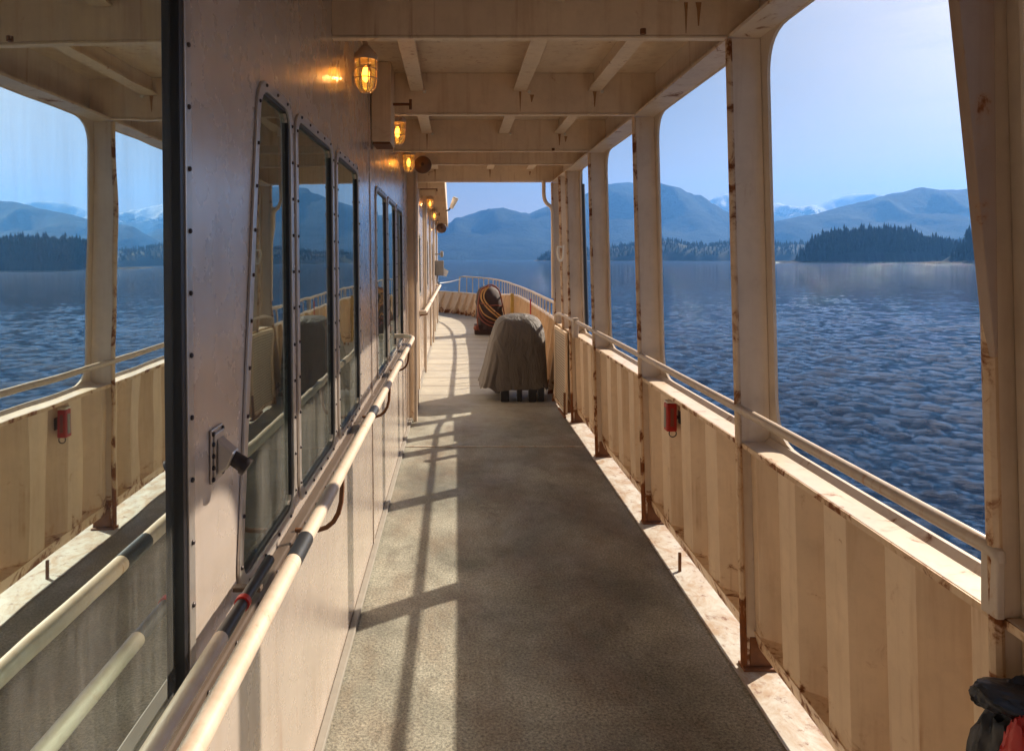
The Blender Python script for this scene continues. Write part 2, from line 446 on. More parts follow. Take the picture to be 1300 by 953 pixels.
for a, b in zip(yy, yy[1:]):
    prism(bm, [(xs(a)-.064, a, TOP+.001), (xs(a)+.075, a, TOP+.001), (xs(b)+.075, b, TOP+.001), (xs(b)-.064, b, TOP+.001)], (0, 0, .014))
part('edge_girder', bm, M['cap'], can)
for y, x in ((2.70, .74), (5.60, .80)):
    bm = BM(); lathe(bm, (x, y, TOP-.004), [(.012, 0), (.012, .02)], 8); part('bolt', bm, M['rustbar'], can)
for (yb) in (4.235, 5.67):
    for x in (-.19, .455, .905):
        bm = BM(); bmesh.ops.create_icosphere(bm, subdivisions=1, radius=.012, matrix=Matrix.Translation((x, yb-.012, CEIL-.118)))
        part('stud', bm, M['white'], can)

for yb, xsx in ((2.765, (.93, .98)), (4.235, (.40, .86, .47)), (5.67, (-.235, .86, .91)), (7.93, (-.235, .40, .86))):
    for k, x in enumerate(xsx):
        bm = BM(); zt = CEIL-.115-(.0 if k < 2 else .02); zb = TOP+.02+.03*k; w1 = .007+.004*k
        P_ = [(x-w1, yb-.0012, zt), (x+w1*1.2, yb-.0012, zt), (x+w1*.7, yb-.0012, (zt+zb)/2), (x+w1*.3, yb-.0012, zb), (x-w1*.1, yb-.0012, zb), (x-w1*.5, yb-.0012, (zt+zb)/2+.02)]
        prism(bm, P_, (0, .001, 0)); part('rust_run', bm, M['stain'], can)
# posts -------------------------------------------------------------
PYs = [-3.0, -1.5, -.05, 1.41, 2.76, 4.28, 5.72, 6.92, 7.38, 7.95]
PLAB = {0: 'cream steel post behind the viewer at the aft end of the open side', 1: 'cream steel post behind the viewer, second from aft', 2: 'cream steel post level with the viewer beside the deck',
 3: 'cream steel post at the right edge, joined by a tapering dark bracket', 4: 'widest fully visible cream post, second from the right, standing just past the nearest railing span',
 5: 'cream post standing just beyond the red case on the bulwark', 6: 'slim cream post next beyond the one past the red case',
 7: 'cream post with the dark pole close behind it', 8: 'narrow cream post carrying the small white pipe hook', 9: 'rust stained end post at the front edge of the canopy, beside the covered machine'}
def make_post(y, wd, label):
    x = xs(y)
    t = thing('support_post', (x, y, 0), label, 'post', 'posts holding up the canopy')
    bm = BM(); box(bm, x+.004, x+wd, y, y+.012, .0, TOP-.002, LEAN); part('web', bm, M['post'], t, .001)
    bm = BM()
    tube(bm, [(x, y+.006, 0), (x+LEAN*TOP, y+.006, TOP-.003)], .014, 8); part('edge_bead', bm, M['edge'], t, smooth=True)
    bm = BM(); box(bm, x-.012, x+wd, y-.025, y+.04, 0, .014); box(bm, x+.02, x+wd*.9, y-.004, y+.016, .014, .13); part('foot', bm, M['rustbar'], t, .003)
    return t
for i, y in enumerate(PYs):
    t = make_post(y, .125 if i < 9 else .14, PLAB[i])
    if i == 3:
        x = xs(y)
        bm = BM(); prism(bm, [(x-.038, y-.02, 1.45), (x-.05, y-.02, TOP-.004), (x-.155, y-.02, TOP-.004), (x-.045, y-.02, 1.45)][::-1], (0, .03, 0))
        part('tapering_bracket', bm, M['brack'], t, .002)
        bm = BM(); box(bm, x+.045, x+.058, y-.06, y-.002, .10, TOP-.004, LEAN); part('flange', bm, M['post'], t, .003)
        bm = BM(); box(bm, x+.02, x+.125, y-.075, y-.062, .10, TOP-.004, LEAN); part('face_plate', bm, M['post'], t, .003)

# side plating with the openings ----------------------------------------
sp = thing('side_screen', (1.3, 2, .9), 'cream outer side plating pierced by large round-cornered openings to the sea', 'side screen')
for a, b in zip(PYs, PYs[1:]):
    w_ = b-a
    def mp(p, a=a, b=b): return (xs(a)+(xs(b)-xs(a))*(p[0]-a)/(b-a)+.127+LEAN*p[1], p[0], p[1])
    m_ = .052 if w_ > .7 else .03
    outer = [(a+.0005, .90), (b-.0005, .90), (b-.0005, CEIL-.001), (a+.0005, CEIL-.001)]
    hole = quad_round([(a+m_, .928), (b-m_, .928), (b-m_, TOP-.004), (a+m_, TOP-.004)], .17, 7)
    bm = BM(); sheet_holes(bm, outer, [hole], mp, (.012, 0, 0))
    part('side_panel', bm, M['post'], sp)

# bulwark -------------------------------------------------------------
bw = thing('bulwark', (1.25, 2, .1), 'cream corrugated steel bulwark with a sunlit cap running along the right side', 'bulwark')
BYs = [-3.0, -1.5, -.05, 1.41, 2.76, 4.28, 5.72, 6.92, 7.95]
for a, b in zip(BYs, BYs[1:]):
    bm = BM(); prof = []
    nrib = max(2, round((b-a-.1)/.345)); pitch = (b-a-.06)/nrib
    y = a+.03; prof.append((y, 0))
    for k in range(nrib):
        y0 = a+.03+k*pitch
        prof += [(y0+pitch*.34, 0), (y0+pitch*.38, .088), (y0+pitch*.72, .088), (y0+pitch*.94, 0)]
    prof.append((b-.002, 0))
    f = lambda y, d: xs(y)+.045+d
    v0 = []; v1 = []
    for y, d in prof:
        v0.append(bm.verts.new((f(y, d)+LEAN*.1, y, .155))); v1.append(bm.verts.new((f(y, d)+LEAN*.9, y, .900)))
    for i in range(len(prof)-1): bm.faces.new((v0[i], v0[i+1], v1[i+1], v1[i]))
    r = bmesh.ops.extrude_face_region(bm, geom=list(bm.faces))
    bmesh.ops.translate(bm, verts=[e for e in r['geom'] if isinstance(e, bmesh.types.BMVert)], vec=(.006, 0, 0))
    part('bulwark_panel', bm, M['bulwark'], bw, .003)
    bm = BM()   # sloping lower lip
    prism(bm, [(xs(a)+.035, a+.014, .155), (xs(a)+.125, a+.014, .157), (xs(a)+.068, a+.014, .085), (xs(a)+.056, a+.014, .085)],
          (xs(b)-xs(a), b-a-.016, 0))
    part('lower_lip', bm, M['bulwark'], bw)
    bm = BM()   # cap with raised outer lip
    prism(bm, [(xs(a)-.010, a+.014, .902), (xs(a)-.010, a+.014, .914), (xs(a)+.075, a+.014, .914), (xs(a)+.097, a+.014, .932), (xs(a)+.103, a+.014, .932), (xs(a)+.103, a+.014, .902)],
          (xs(b)-xs(a), b-a-.016, 0))
    part('cap_rail', bm, M['cap'], bw, .002)
    bm = BM(); prism(bm, [(xs(a)-.0145, a+.014, .894), (xs(a)-.0145, a+.014, .9125), (xs(a)-.0105, a+.014, .9125), (xs(a)-.0105, a+.014, .894)], (xs(b)-xs(a), b-a-.016, 0)); part('cap_edge', bm, M['edge'], bw)

# starboard handrail ------------------------------------------------------
hr = thing('handrail', (1.14, 3, 1.05), 'round cream handrail along the open sea side, passing through the posts', 'handrail')
bm = BM()
pts = [(xs(1.4)-.028, 1.40, 1.030), (xs(1.4)-.028, 1.405, 1.045), (xs(1.42)-.028, 1.425, 1.052), (xs(1.5)-.028, 1.50, 1.052)]
pts += [(xs(y)-.028, y, 1.052) for y in (2, 2.76, 3.5, 4.28, 5, 5.72, 6.5, 7.2)]
pts += arc((xs(7.2)-.028, 7.2, 1.052), (xs(7.9)-.028, 7.88, 1.052), (xs(7.9)-.028, 7.90, .99), 5)[1:]
pts += [(xs(7.9)-.028, 7.90, .93)]
tube(bm, pts, [.012, .015, .0175]+[.018]*(len(pts)-3), 14); part('pipe_rail', bm, M['rail'], hr, smooth=True)
bm = BM(); tube(bm, [(xs(y)-.028, y, 1.052) for y in (-3, -1.5, 0, .8)]+[(xs(.8)-.028, .88, 1.0), (xs(.8)-.028, .89, .915)], .0185, 14)
part('pipe_rail', bm, M['rail'], hr, smooth=True)
bm = BM(); box(bm, xs(1.4)-.037, xs(1.4)-.019, 1.395, 1.44, .915, 1.046); part('end_plate', bm, M['rail'], hr, .004)
for y in (6.55,):
    bm = BM(); box(bm, xs(y)-.06, xs(y)-.01, y-.03, y+.03, .90, 1.09); part('clamp', bm, M['rail'], hr, .006)

# gate section with ventilation mesh near the covered machine -----------------
def mk_mesh():
    m, t, b = newmat('woven_mesh'); p = pos(t)
    sep = N(t, 'SeparateXYZ'); t.links.new(p, sep.inputs[0])
    a = math_(t, 'SINE', math_(t, 'MULTIPLY', sep.outputs[1], 220)); bb = math_(t, 'SINE', math_(t, 'MULTIPLY', sep.outputs[2], 220))
    k = math_(t, 'MAXIMUM', a, bb); c = mix(t, ramp(t, k, .2, .6), col(.10, .07, .05), col(.62, .52, .40)); t.links.new(c, b.inputs['Base Color'])
    b.inputs['Roughness'].default_value = .5; return m
M['mesh'] = mk_mesh()
g = thing('mesh_gate', (1.17, 7.0, 0), 'cream gate panel filled with fine mesh, beside the covered machine', 'gate')
bm = BM()
X = 1.135
for (y0, y1, z0, z1) in ((7.0, 7.04, .06, .9), (7.76, 7.80, .06, .9), (7.04, 7.76, .06, .10), (7.04, 7.76, .86, .90)):
    box(bm, X-.012, X+.012, y0, y1, z0, z1)
part('gate_frame', bm, M['cream'], g, .003)
bm = BM(); box(bm, X-.002, X+.004, 7.04, 7.76, .10, .86); part('mesh_infill', bm, M['mesh'], g)
bm = BM(); tube(bm, [(X-.03, 6.93, .05), (X-.03, 6.93, .30)], .012, 8); tube(bm, [(X-.03, 6.90, .06), (X-.03, 7.3, .06)], .014, 8); part('hinge_bar', bm, M['rustbar'], g, smooth=True)

# deckhouse -------------------------------------------------------------
dh = thing('deckhouse', (WX, 2, 0), 'beige steel deckhouse wall with a row of bolted windows on the left', 'deckhouse')
WIN = [  # corners (y,z) ccw seen from +x : y grows to the right
 ('big', [(.12, .62), (1.250, .62), (1.255, 2.22), (.12, 2.22)], .10),
 ('w', [(1.49, .90), (2.045, .90), (2.045, 2.11), (1.695, 2.11)], .09),
 ('w', [(2.085, .90), (2.735, .90), (2.735, 2.11), (2.085, 2.11)], .09),
 ('w', [(2.80, .90), (3.45, .90), (3.45, 2.11), (2.80, 2.11)], .09),
 ('w', [(4.20, .90), (4.86, .90), (4.86, 2.11), (4.20, 2.11)], .09),
 ('w', [(4.93, .90), (5.58, .90), (5.58, 2.11), (4.93, 2.11)], .09),
 ('w', [(5.65, .90), (6.30, .90), (6.30, 2.11), (5.65, 2.11)], .09)]
FW = [('w', [(9.0, 1.15), (9.5, 1.15), (9.5, 2.0), (9.0, 2.0)], .09), ('w', [(11.6, 1.15), (12.1, 1.15), (12.1, 2.0), (11.6, 2.0)], .09), ('w', [(14.2, 1.15), (14.7, 1.15), (14.7, 2.0), (14.2, 2.0)], .09)]
_bolt = []
def bolt_at(name, x, y, z, parent):
    if not _bolt:
        bm = BM(); lathe(bm, (0, 0, 0), [(.0048, 0), (.0048, .0025), (.003, .0045)], 8, 'x')
        me = bpy.data.meshes.new('bolt'); bm.to_mesh(me); bm.free(); me.materials.append(M['bolt']); _bolt.append(me)
    o = bpy.data.objects.new(name, _bolt[0]); C.objects.link(o); o.parent = parent
    o.location = Vector((x, y, z))-ORG[parent]
def mpw(off): return lambda p: (wx(p[1])+off, p[0], p[1])
holes = [quad_round(inset(cs, .031), max(.02, r-.02), 6) for k, cs, r in WIN+FW]
bm = BM(); sheet_holes(bm, [(-3.6, 0), (19.4, 0), (19.4, CEIL-.002), (-3.6, CEIL-.002)], holes, mpw(-.03), (.03, 0, 0))
part('wall_plate', bm, M['wall'], dh)
WLAB = {0: 'big window at the left edge of the wall', 1: 'narrow window with a slanted left side'}
for i, (k, cs, r) in enumerate(WIN+FW):
    bm = BM()
    ring(bm, quad_round(cs, r, 6), quad_round(inset(cs, .028), max(.02, r-.02), 6), mpw(.0005), (.007, 0, 0))
    wf = part('window', bm, M['alu'], dh, .0015, label=WLAB.get(i))
    bm = BM(); gw = .010 if i else .018
    A = inset(cs, .027); B = inset(cs, .027+gw)
    ring(bm, quad_round(A, max(.02, r-.03), 6), quad_round(B, max(.02, r-.05), 6), mpw(-.009 if i else -.014), (.011 if i else .018, 0, 0))
    part('gasket', bm, M['rubber'], wf, .0015)
    bm = BM(); pts = quad_round(inset(cs, .033 if i else .04), max(.02, r-.04), 6)
    bm.faces.new([bm.verts.new(mpw(-.0075 if i else -.012)(p)) for p in pts])
    part('pane', bm, M['pane'], wf)
    c2 = inset(cs, .014)
    for a, b in zip(c2, c2[1:]+c2[:1]):
        nB = max(2, int((b-a).length/.105))
        for q in range(nB):
            p = a+(b-a)*(q+.5)/nB
            bolt_at('bolt', wx(p[1])+.0073, p[0], p[1], wf)
# vertical plate laps, mullion, welds
for y in (3.93, 6.55):
    bm = BM(); box(bm, WX+.0005, WX+.006, y, y+.03, .02, CEIL-.01, WL); part('lap_strip', bm, M['wall'], dh, .002)
for y in (7.6, 8.6, 10.4, 12.9, 15.5, 17.5):
    bm = BM(); box(bm, WX+.0005, WX+.03, y, y+.05, .02, CEIL-.27, WL); part('rib', bm, M['cream'], dh, .004)
bm = BM(); box(bm, WX+.001, WX+.030, -3.5, 19.3, .0, .022); part('foot_coaming', bm, M['grey'], dh, .003)
# ledge under the windows
bm = BM(); box(bm, WX-.008, WX+.022, -3, 6.9, .855, .878); part('window_ledge', bm, M['darkled'], dh, .004)
for k in range(40): bolt_at('ledge_bolt', WX+.0225, -.2+k*.16, .866, dh)
# ship interior seen through the glass
bm = BM()
box(bm, -3.4, -.505, -3.5, 6.9, 0.001, .01); part('cabin_floor', bm, M['room'], dh)
bm = BM(); box(bm, -3.45, -3.4, -3.5, 6.9, .01, CEIL-.01); box(bm, -3.4, -.51, 6.9, 6.95, .01, CEIL-.01); box(bm, -3.4, -.51, -3.55, -3.5, .01, CEIL-.01)
part('cabin_partition', bm, M['room'], dh)
bm = BM(); box(bm, -1.00, -.52, -.8, 6.6, .70, .74); box(bm, -.95, -.93, -.8, 6.6, .01, .70); part('cabin_counter', bm, M['sill'], dh, .004)
bm = BM(); lathe(bm, (-.62, 1.95, .80), [(.10, -.06), (.11, .0), (.085, .02), (.085, -.04)], 18); part('cabin_fan', bm, M['sill'], dh, smooth=True)
# corner column and vertical pipes
bm = BM(); box(bm, -.50, -.423, 7.05, 7.12, 0, TOP-.002); part('corner_column', bm, M['cream'], dh, .004)
bm = BM(); tube(bm, [(-.405, 6.98, .0), (-.405, 6.98, TOP)], .020, 12); part('drain_pipe', bm, M['rail'], dh, smooth=True)
for y in (7.75, 10.0, 13.6):
    bm = BM(); tube(bm, [(-.43, y, .0), (-.43, y, TOP-.1)], .018, 12); part('vertical_pipe', bm, M['rail'], dh, smooth=True)
# forward eave of the deckhouse
bm = BM(); prism(bm, [(-7, 7.99, CEIL), (-.13, 7.99, CEIL), (-.215, 19.4, CEIL), (-7, 19.4, CEIL)], (0, 0, .02))
prism(bm, [(-.131, 7.99, TOP), (-.121, 7.99, TOP), (-.206, 19.4, TOP), (-.216, 19.4, TOP)], (0, 0, .27))
part('eave', bm, M['over'], dh)
for y in (8.6, 9.6, 10.6, 11.6, 12.6, 13.6, 14.6, 15.6, 16.6, 17.6, 18.6):
    bm = BM(); xe = -.132-(y-7.99)*.0074; box(bm, wx(2.6)+.001, xe-.002, y, y+.015, TOP, CEIL-.002); part('eave_bracket', bm, M['over'], dh)
bm = BM(); box(bm, -7, -.50, 19.2, 19.4, 0, CEIL-.002); part('front_bulkhead', bm, M['wall'], dh)

# box under the overhead, T-shaped pipe, bell ---------------------------------
t = thing('electrical_box', (-.44, 4.15, 2.33), 'tall beige steel box hanging from the ceiling at the wall between caged lamps', 'electrical box')
bm = BM(); box(bm, -.490, -.373, 3.99, 4.22, 2.335, CEIL-.002); part('case', bm, M['cream'], t, .006)
bm = BM(); box(bm, -.482, -.381, 4.0, 4.20, 2.322, 2.3345); part('bottom_plate', bm, M['rustbar'], t, .002)
for y, x0, x1, z, lb in ((4.10, -.372, -.268, 2.575, 'dark rusty T-shaped stub pipe on the side of the hanging beige box'), (9.3, -.48, -.25, 2.60, 'dark T-shaped stub pipe under the forward eave, nearer of two'), (13.0, -.48, -.30, 2.50, 'dark T-shaped stub pipe under the forward eave, farther of two')):
    bm = BM(); tube(bm, [(x0, y, z), (x1, y, z)], .0085, 8); tube(bm, [(x1, y, z-.030), (x1, y, z+.030)], .0085, 8)
    tag(part('stub_pipe', bm, M['rustbar'], smooth=True), lb, 'pipe', 'T-shaped stub pipes')
def bell(c, r, lb):
    t = thing('alarm_bell', c, lb, 'bell', 'round brown bells')
    bm = BM(); prof = [(r*.15, -.035), (r*.6, -.03), (r*.9, -.012), (r, .0), (r, .012), (r*.96, .012)]
    lathe(bm, c, prof, 28, 'y'); part('gong', bm, M['brown'], t, smooth=True)
    bm = BM(); lathe(bm, (c[0], c[1]-.035, c[2]), [(r*.2, -.012), (r*.2, .002)], 12, 'y'); part('hub', bm, M['dark'], t)
    bm = BM(); box(bm, wx(c[2])+.001, c[0]-r*.1, c[1]+.013, c[1]+.025, c[2]-.02, c[2]+.02); part('bracket', bm, M['over'], t)
bell((-.302, 6.36, 2.525), .082, 'round dark brown bell facing the viewer beside the third caged lamp')
bell((-.30, 15.0, 2.33), .11, 'small round brown bell at the far end of the forward wall')

# caged lamps -------------------------------------------------------------
def make_lamp(c, label):
    x, y, z = c
    t = thing('caged_lamp', c, label, 'lamp', 'amber caged lamps along the deckhouse wall')
    bm = BM(); lathe(bm, (x, y, z), [(.050, .072), (.056, .078), (.056, .094), (.050, .104), (.030, .125), (.018, .14)], 22); part('cap', bm, M['rail'], t, smooth=True)
    bm = BM(); tube(bm, [(x, y, z+.125)]+arc((x, y, z+.13), (x, y, z+.20), (x-.05, y, z+.20), 6)+[(wx(z)+.008, y, z+.20)], .013, 10)
    lathe(bm, (wx(z)+.001, y, z+.20), [(.035, 0), (.035, .010), (.02, .014)], 14, 'x'); part('bracket_arm', bm, M['rail'], t, smooth=True)
    bm = BM(); lathe(bm, (x, y, z), [(.043, .072), (.043, -.02), (.038, -.05), (.022, -.068), (.004, -.074)], 22); part('glass_globe', bm, M['globe'], t, smooth=True)
    bm = BM(); lathe(bm, (x, y, z), [(.006, .045), (.014, .03), (.019, .005), (.015, -.018), (.004, -.028)], 14); part('bulb', bm, M['bulb'], t, smooth=True)
    bm = BM()
    for zz, rr in ((.072, .053), (.028, .053), (-.015, .053)):
        tube(bm, [(x+rr*math.cos(a), y+rr*math.sin(a), z+zz) for a in [2*math.pi*k/24 for k in range(24)]], .0028, 6, closed=True)
    for k in range(4):
        a = math.pi*k/4+.35
        pr = [(.053, .075), (.053, -.02), (.046, -.052), (.027, -.075), (0, -.083), (-.027, -.075), (-.046, -.052), (-.053, -.02), (-.053, .075)]
        tube(bm, [(x+r*math.cos(a), y+r*math.sin(a), z+h) for r, h in pr], .0028, 6)
    part('wire_cage', bm, M['rail'], t, smooth=True)
    return t
LP = [((-.418, 3.20, 2.505), 'nearest and largest amber caged lamp on the deckhouse wall'),
      ((-.392, 4.66, 2.505), 'amber caged lamp half hidden behind the hanging beige box'),
      ((-.415, 6.12, 2.505), 'amber caged lamp in front of the round brown bell'),
      ((-.39, 10.6, 2.50), 'nearest of the amber caged lamps beyond the canopy'),
      ((-.385, 12.6, 2.44), 'middle one of the three amber caged lamps beyond the canopy'),
      ((-.37, 15.6, 2.33), 'farthest and smallest amber caged lamp, by the small far bell')]
l0 = make_lamp(*LP[0])
for c, lb in LP[1:]: dup(l0, c, lb)
for c, lb in LP:
    ld = bpy.data.lights.new('lamp_light', 'POINT'); ld.energy = 6.0; ld.color = (1, .55, .18); ld.shadow_soft_size = .018
    o = bpy.data.objects.new('lamp_light', ld); o.location = (c[0], c[1], c[2]-.005); S.collection.objects.link(o)

# deckhouse handrail, pole, socket ------------------------------------------------
hr = thing('wall_handrail', (-.32, 3, 1.05), 'long round cream handrail with black bands below the near windows', 'handrail')
bm = BM()
p_ = [(-.322, y, 1.05) for y in (-3, -1, 1, 2, 3, 4, 5)]+arc((-.322, 5.15, 1.05), (-.322, 5.30, 1.05), (-.40, 5.36, 1.05), 5)+[(-.475, 5.37, 1.05)]
tube(bm, p_, .0168, 16); part('pipe_rail', bm, M['rail'], hr, smooth=True)
for y, l_ in ((1.36, .11), (2.62, .12), (3.95, .06)):
    bm = BM(); tube(bm, [(-.322, y, 1.05), (-.322, y+l_, 1.05)], .0176, 16); part('black_band', bm, M['black'], hr, smooth=True)
for y in (-1, .4, 1.95, 3.35, 4.75):
    bm = BM(); tube(bm, [(-.322, y, 1.033)]+arc((-.322, y, 1.0), (-.322, y, .89), (-.39, y, .88), 5)+[(-.455, y, .88)], .007, 8)
    part('bracket', bm, M['rustbar'], hr, smooth=True)
hr = thing('forward_handrail', (-.36, 11, 1.05), 'short cream handrail on the far deckhouse wall beyond the canopy', 'handrail')
bm = BM(); tube(bm, [(-.47, 8.4, 1.0), (-.37, 8.4, 1.0), (-.37, 8.5, 1.0), (-.37, 14.3, 1.0), (-.37, 17.0, 1.0), (-.47, 17.1, 1.0)], .026, 10); part('pipe_rail', bm, M['rail'], hr, smooth=True)
for y in (9, 11, 13, 15):
    bm = BM(); tube(bm, [(-.37, y, .98), (-.37, y, .93), (-.47, y, .91)], .012, 8); part('bracket', bm, M['rustbar'], hr)
for y in (10.0,):
    bm = BM(); tube(bm, [(-.37, y, 1.0), (-.37, y+.08, 1.0)], .034, 10); part('collar', bm, M['rail'], hr, smooth=True)
t = thing('boat_pole', (-.425, 1, .97), 'cream pole with black tip and red ring lying behind the near handrail', 'pole')
bm = BM(); tube(bm, [(-.418, -.9, .975), (-.418, 1.22, .975)], [.0145, .0145], 14); part('shaft', bm, M['rail'], t, smooth=True)
bm = BM(); tube(bm, [(-.418, 1.221, .975), (-.418, 1.34, .975)], [.014, .012], 14); part('black_tip', bm, M['black'], t, smooth=True)
bm = BM(); tube(bm, [(-.418, 1.341, .975), (-.418, 1.355, .975)], .0155, 14); part('red_ring', bm, M['red'], t, smooth=True)
bm = BM(); tube(bm, [(-.418, 1.356, .975), (-.418, 1.54, .975)], .012, 12); part('grey_end', bm, M['black'], t, smooth=True)
for y in (.6, 1.45):
    bm = BM(); box(bm, -.472, -.412, y, y+.02, .945, .955); part('cradle', bm, M['darkled'], t, .002)
t = thing('wall_socket', (wx(1.27), 1.38, 1.27), 'small dark metal socket with angled round outlet on the near wall', 'socket')
xw = wx(1.27)
Zs = lambda z: 1.262+(z-1.27)*.58
Ys = lambda y: 1.375+(y-1.385)*.60
bm = BM(); box(bm, xw+.001, xw+.006, Ys(1.335), Ys(1.44), Zs(1.175), Zs(1.36)); box(bm, xw+.006, xw+.011, Ys(1.345), Ys(1.43), Zs(1.19), Zs(1.345)); part('back_plate', bm, M['alu'], t, .002)
bm = BM(); prism(bm, [(xw+.011, Ys(1.355), Zs(1.20)), (xw+.011, Ys(1.355), Zs(1.325)), (xw+.045, Ys(1.355), Zs(1.275)), (xw+.033, Ys(1.355), Zs(1.225))], (0, .036, 0)); part('angled_body', bm, M['alu'], t, .004)
bm = BM(); tube(bm, [(xw+.03, Ys(1.385), Zs(1.262)), (xw+.064, Ys(1.385), Zs(1.222))], [.014, .016], 16); part('outlet', bm, M['bolt'], t, smooth=True)
bm = BM(); tube(bm, [(xw+.058, Ys(1.385), Zs(1.229)), (xw+.067, Ys(1.385), Zs(1.218))], [.0185, .0185], 16); part('outlet_collar', bm, M['bolt'], t, smooth=True)
for yy_ in (1.343, 1.432):
    for zz in (1.19, 1.23, 1.27, 1.31, 1.345): bolt_at('screw', xw+.006, Ys(yy_), Zs(zz), t)

# red case and deck staple, hook, downpipe -------------------------------------------
yr = 3.80; xr = xs(yr)+.02
t = thing('red_case', (xr, yr, .78), 'small red case hanging on a bracket on the inside of the bulwark', 'case')
bm = BM(); box(bm, xr-.032, xr+.026, yr-.03, yr+.03, .700, .855); part('body', bm, M['red'], t, .008)
bm = BM(); box(bm, xr-.030, xr+.024, yr-.028, yr+.028, .856, .868); part('lid', bm, M['white'], t, .003)
bm = BM(); box(bm, xr-.012, xr+.006, yr-.0335, yr-.0305, .73, .83); part('label_strip', bm, M['redbr'], t)
bm = BM(); box(bm, xr-.0355, xr-.0325, yr-.018, yr+.012, .72, .83); part('side_patch', bm, M['grey'], t)
bm = BM(); tube(bm, [(xr+.01+.02*math.cos(a), yr, .685+.02*math.sin(a)) for a in [2*math.pi*k/14 for k in range(14)]], .003, 6, closed=True); part('ring', bm, M['bolt'], t)
bm = BM(); box(bm, xr+.028, xr+.050, yr-.004, yr+.004, .765, .785); box(bm, xr+.044, xr+.05, yr-.02, yr+.02, .74, .81); part('bracket', bm, M['bolt'], t, .002)
bm = BM(); tube(bm, [(xs(3.62)+.012, 3.62, 0), (xs(3.62)+.012, 3.62, .10)], .009, 8)
tag(part('deck_staple', bm, M['rustbar'], smooth=True), 'short rusty upright pin in the waterway below the bulwark', 'pin')
bm = BM(); tube(bm, [(1.14, 7.30, 1.78), (1.09, 7.28, 1.78), (1.08, 7.27, 1.74)]+arc((1.08, 7.27, 1.72), (1.10, 7.25, 1.58), (1.14, 7.28, 1.66), 8)+[(1.15, 7.29, 1.80)], .011, 8)
tag(part('pipe_hook', bm, M['white'], smooth=True), 'small white curved pipe hook on the narrow post near the canopy end', 'hook')
bm = BM(); tube(bm, [(1.02, 7.90, CEIL-.25)]+arc((1.02, 7.90, 2.42), (1.02, 7.9, 2.30), (1.09, 7.93, 2.27), 6)+arc((1.09, 7.93, 2.27), (1.13, 7.94, 2.25), (1.13, 7.94, 2.15), 5)[1:]+[(1.135, 7.94, 1.2)], .022, 12)
tag(part('downpipe', bm, M['cream'], smooth=True), 'curved cream drain pipe coming down from the last ceiling beam to the end post', 'pipe')
bm = BM(); tube(bm, [(1.385, 7.5, 2.62), (1.385, 7.5, 2.45)], .008, 8); tube(bm, [(1.38, 7.5, 2.47), (1.43, 7.5, .75)], .036, 14)
tag(part('dark_pole', bm, M['black'], smooth=True), 'dark grey pole leaning outside the posts near the canopy end', 'pole')

# black and red bag at the lower right -------------------------------------------
t = thing('cloth_bag', (1.05, 1.36, .35), 'crumpled black and red bag at the foot of the right edge post', 'bag')
def lump(c, rad, seed, pull):
    bm = BM(); bmesh.ops.create_icosphere(bm, subdivisions=5, radius=1)
    for v_ in bm.verts:
        p = v_.co.copy(); q_ = p+Vector((seed, 0, 0))
        n_ = 1+.16*mnoise.noise(q_*1.8)+.10*(1-abs(mnoise.noise(q_*3.5))*2)+.03*mnoise.noise(q_*11)
        e_ = pull*max(0, -p.x)**2*max(0, p.z)
        v_.co = Vector((c[0]+p.x*rad[0]*n_-e_*.5, c[1]+p.y*rad[1]*n_, c[2]+p.z*rad[2]*n_+e_))
    return bm
part('bag_body', lump((1.095, 1.31, .615), (.085, .06, .205), 2, .07), M['black'], t, smooth=True)
part('red_panel', lump((1.035, 1.250, .62), (.045, .04, .185), 6, .0), M['red'], t, smooth=True)
part('top_flap', lump((1.065, 1.300, .815), (.070, .05, .022), 9, .03), M['black'], t, smooth=True)

# covered machine -------------------------------------------------------------
cx, cy = .725, 8.25
t = thing('covered_machine', (cx, cy, 0), 'machine under a grey brown canvas cover with a domed top on the walkway', 'covered machine')
prof = [(.145, .375), (.20, .365), (.30, .350), (.42, .338), (.55, .330), (.68, .324), (.78, .308), (.86, .290), (.93, .255), (.972, .195), (.995, .11), (1.0, .004)]
bm = BM(); seg = 96; rings = []
for z, hw in prof:
    r_ = []; k_ = max(0, 1-(z-.145)/.6)
    for i in range(seg):
        a = 2*math.pi*i/seg; c_, s_ = math.cos(a), math.sin(a); e = 2/(2.4+2.2*max(0, min(1, (1.0-z)/.5)))
        ux = math.copysign(abs(c_)**e, c_); uy = math.copysign(abs(s_)**e, s_)
        sd_ = .25+.75*abs(c_)**2; fl = 1+.022*k_*sd_*math.sin(a*11+2.3*math.sin(a*3))+.012*k_*sd_*math.sin(a*23+2*math.sin(a*2))+.045*k_*mnoise.noise(Vector((c_*4, s_*4, 3)))+.02*mnoise.noise(Vector((c_*2, s_*2, z*2.5)))
        left = (.06*k_ if ux < 0 else 0)
        zz = z+(.018*math.sin(a*5+1)+.012*math.sin(a*11) if z < .15 else 0)
        r_.append(bm.verts.new((cx+.03*(1-k_)+ux*(hw+left)*fl, cy+uy*(hw*.95)*fl, zz)))
    rings.append(r_)
for A, B in zip(rings, rings[1:]):
    for k in range(seg): bm.faces.new((A[k], A[(k+1) % seg], B[(k+1) % seg], B[k]))
bm.faces.new(rings[-1])
o = part('canvas_cover', bm, M['tarp'], t, smooth=True)
for v_ in o.data.vertices:
    q_ = v_.co; q_.y += .012*mnoise.noise(Vector((q_.x*7+q_.z*5, q_.z*6, 1)))
    q_.x += .014*mnoise.noise(Vector((q_.y*8, q_.z*6-q_.x*3, 5)))
md = o.modifiers.new('sub', 'SUBSURF'); md.levels = md.render_levels = 1
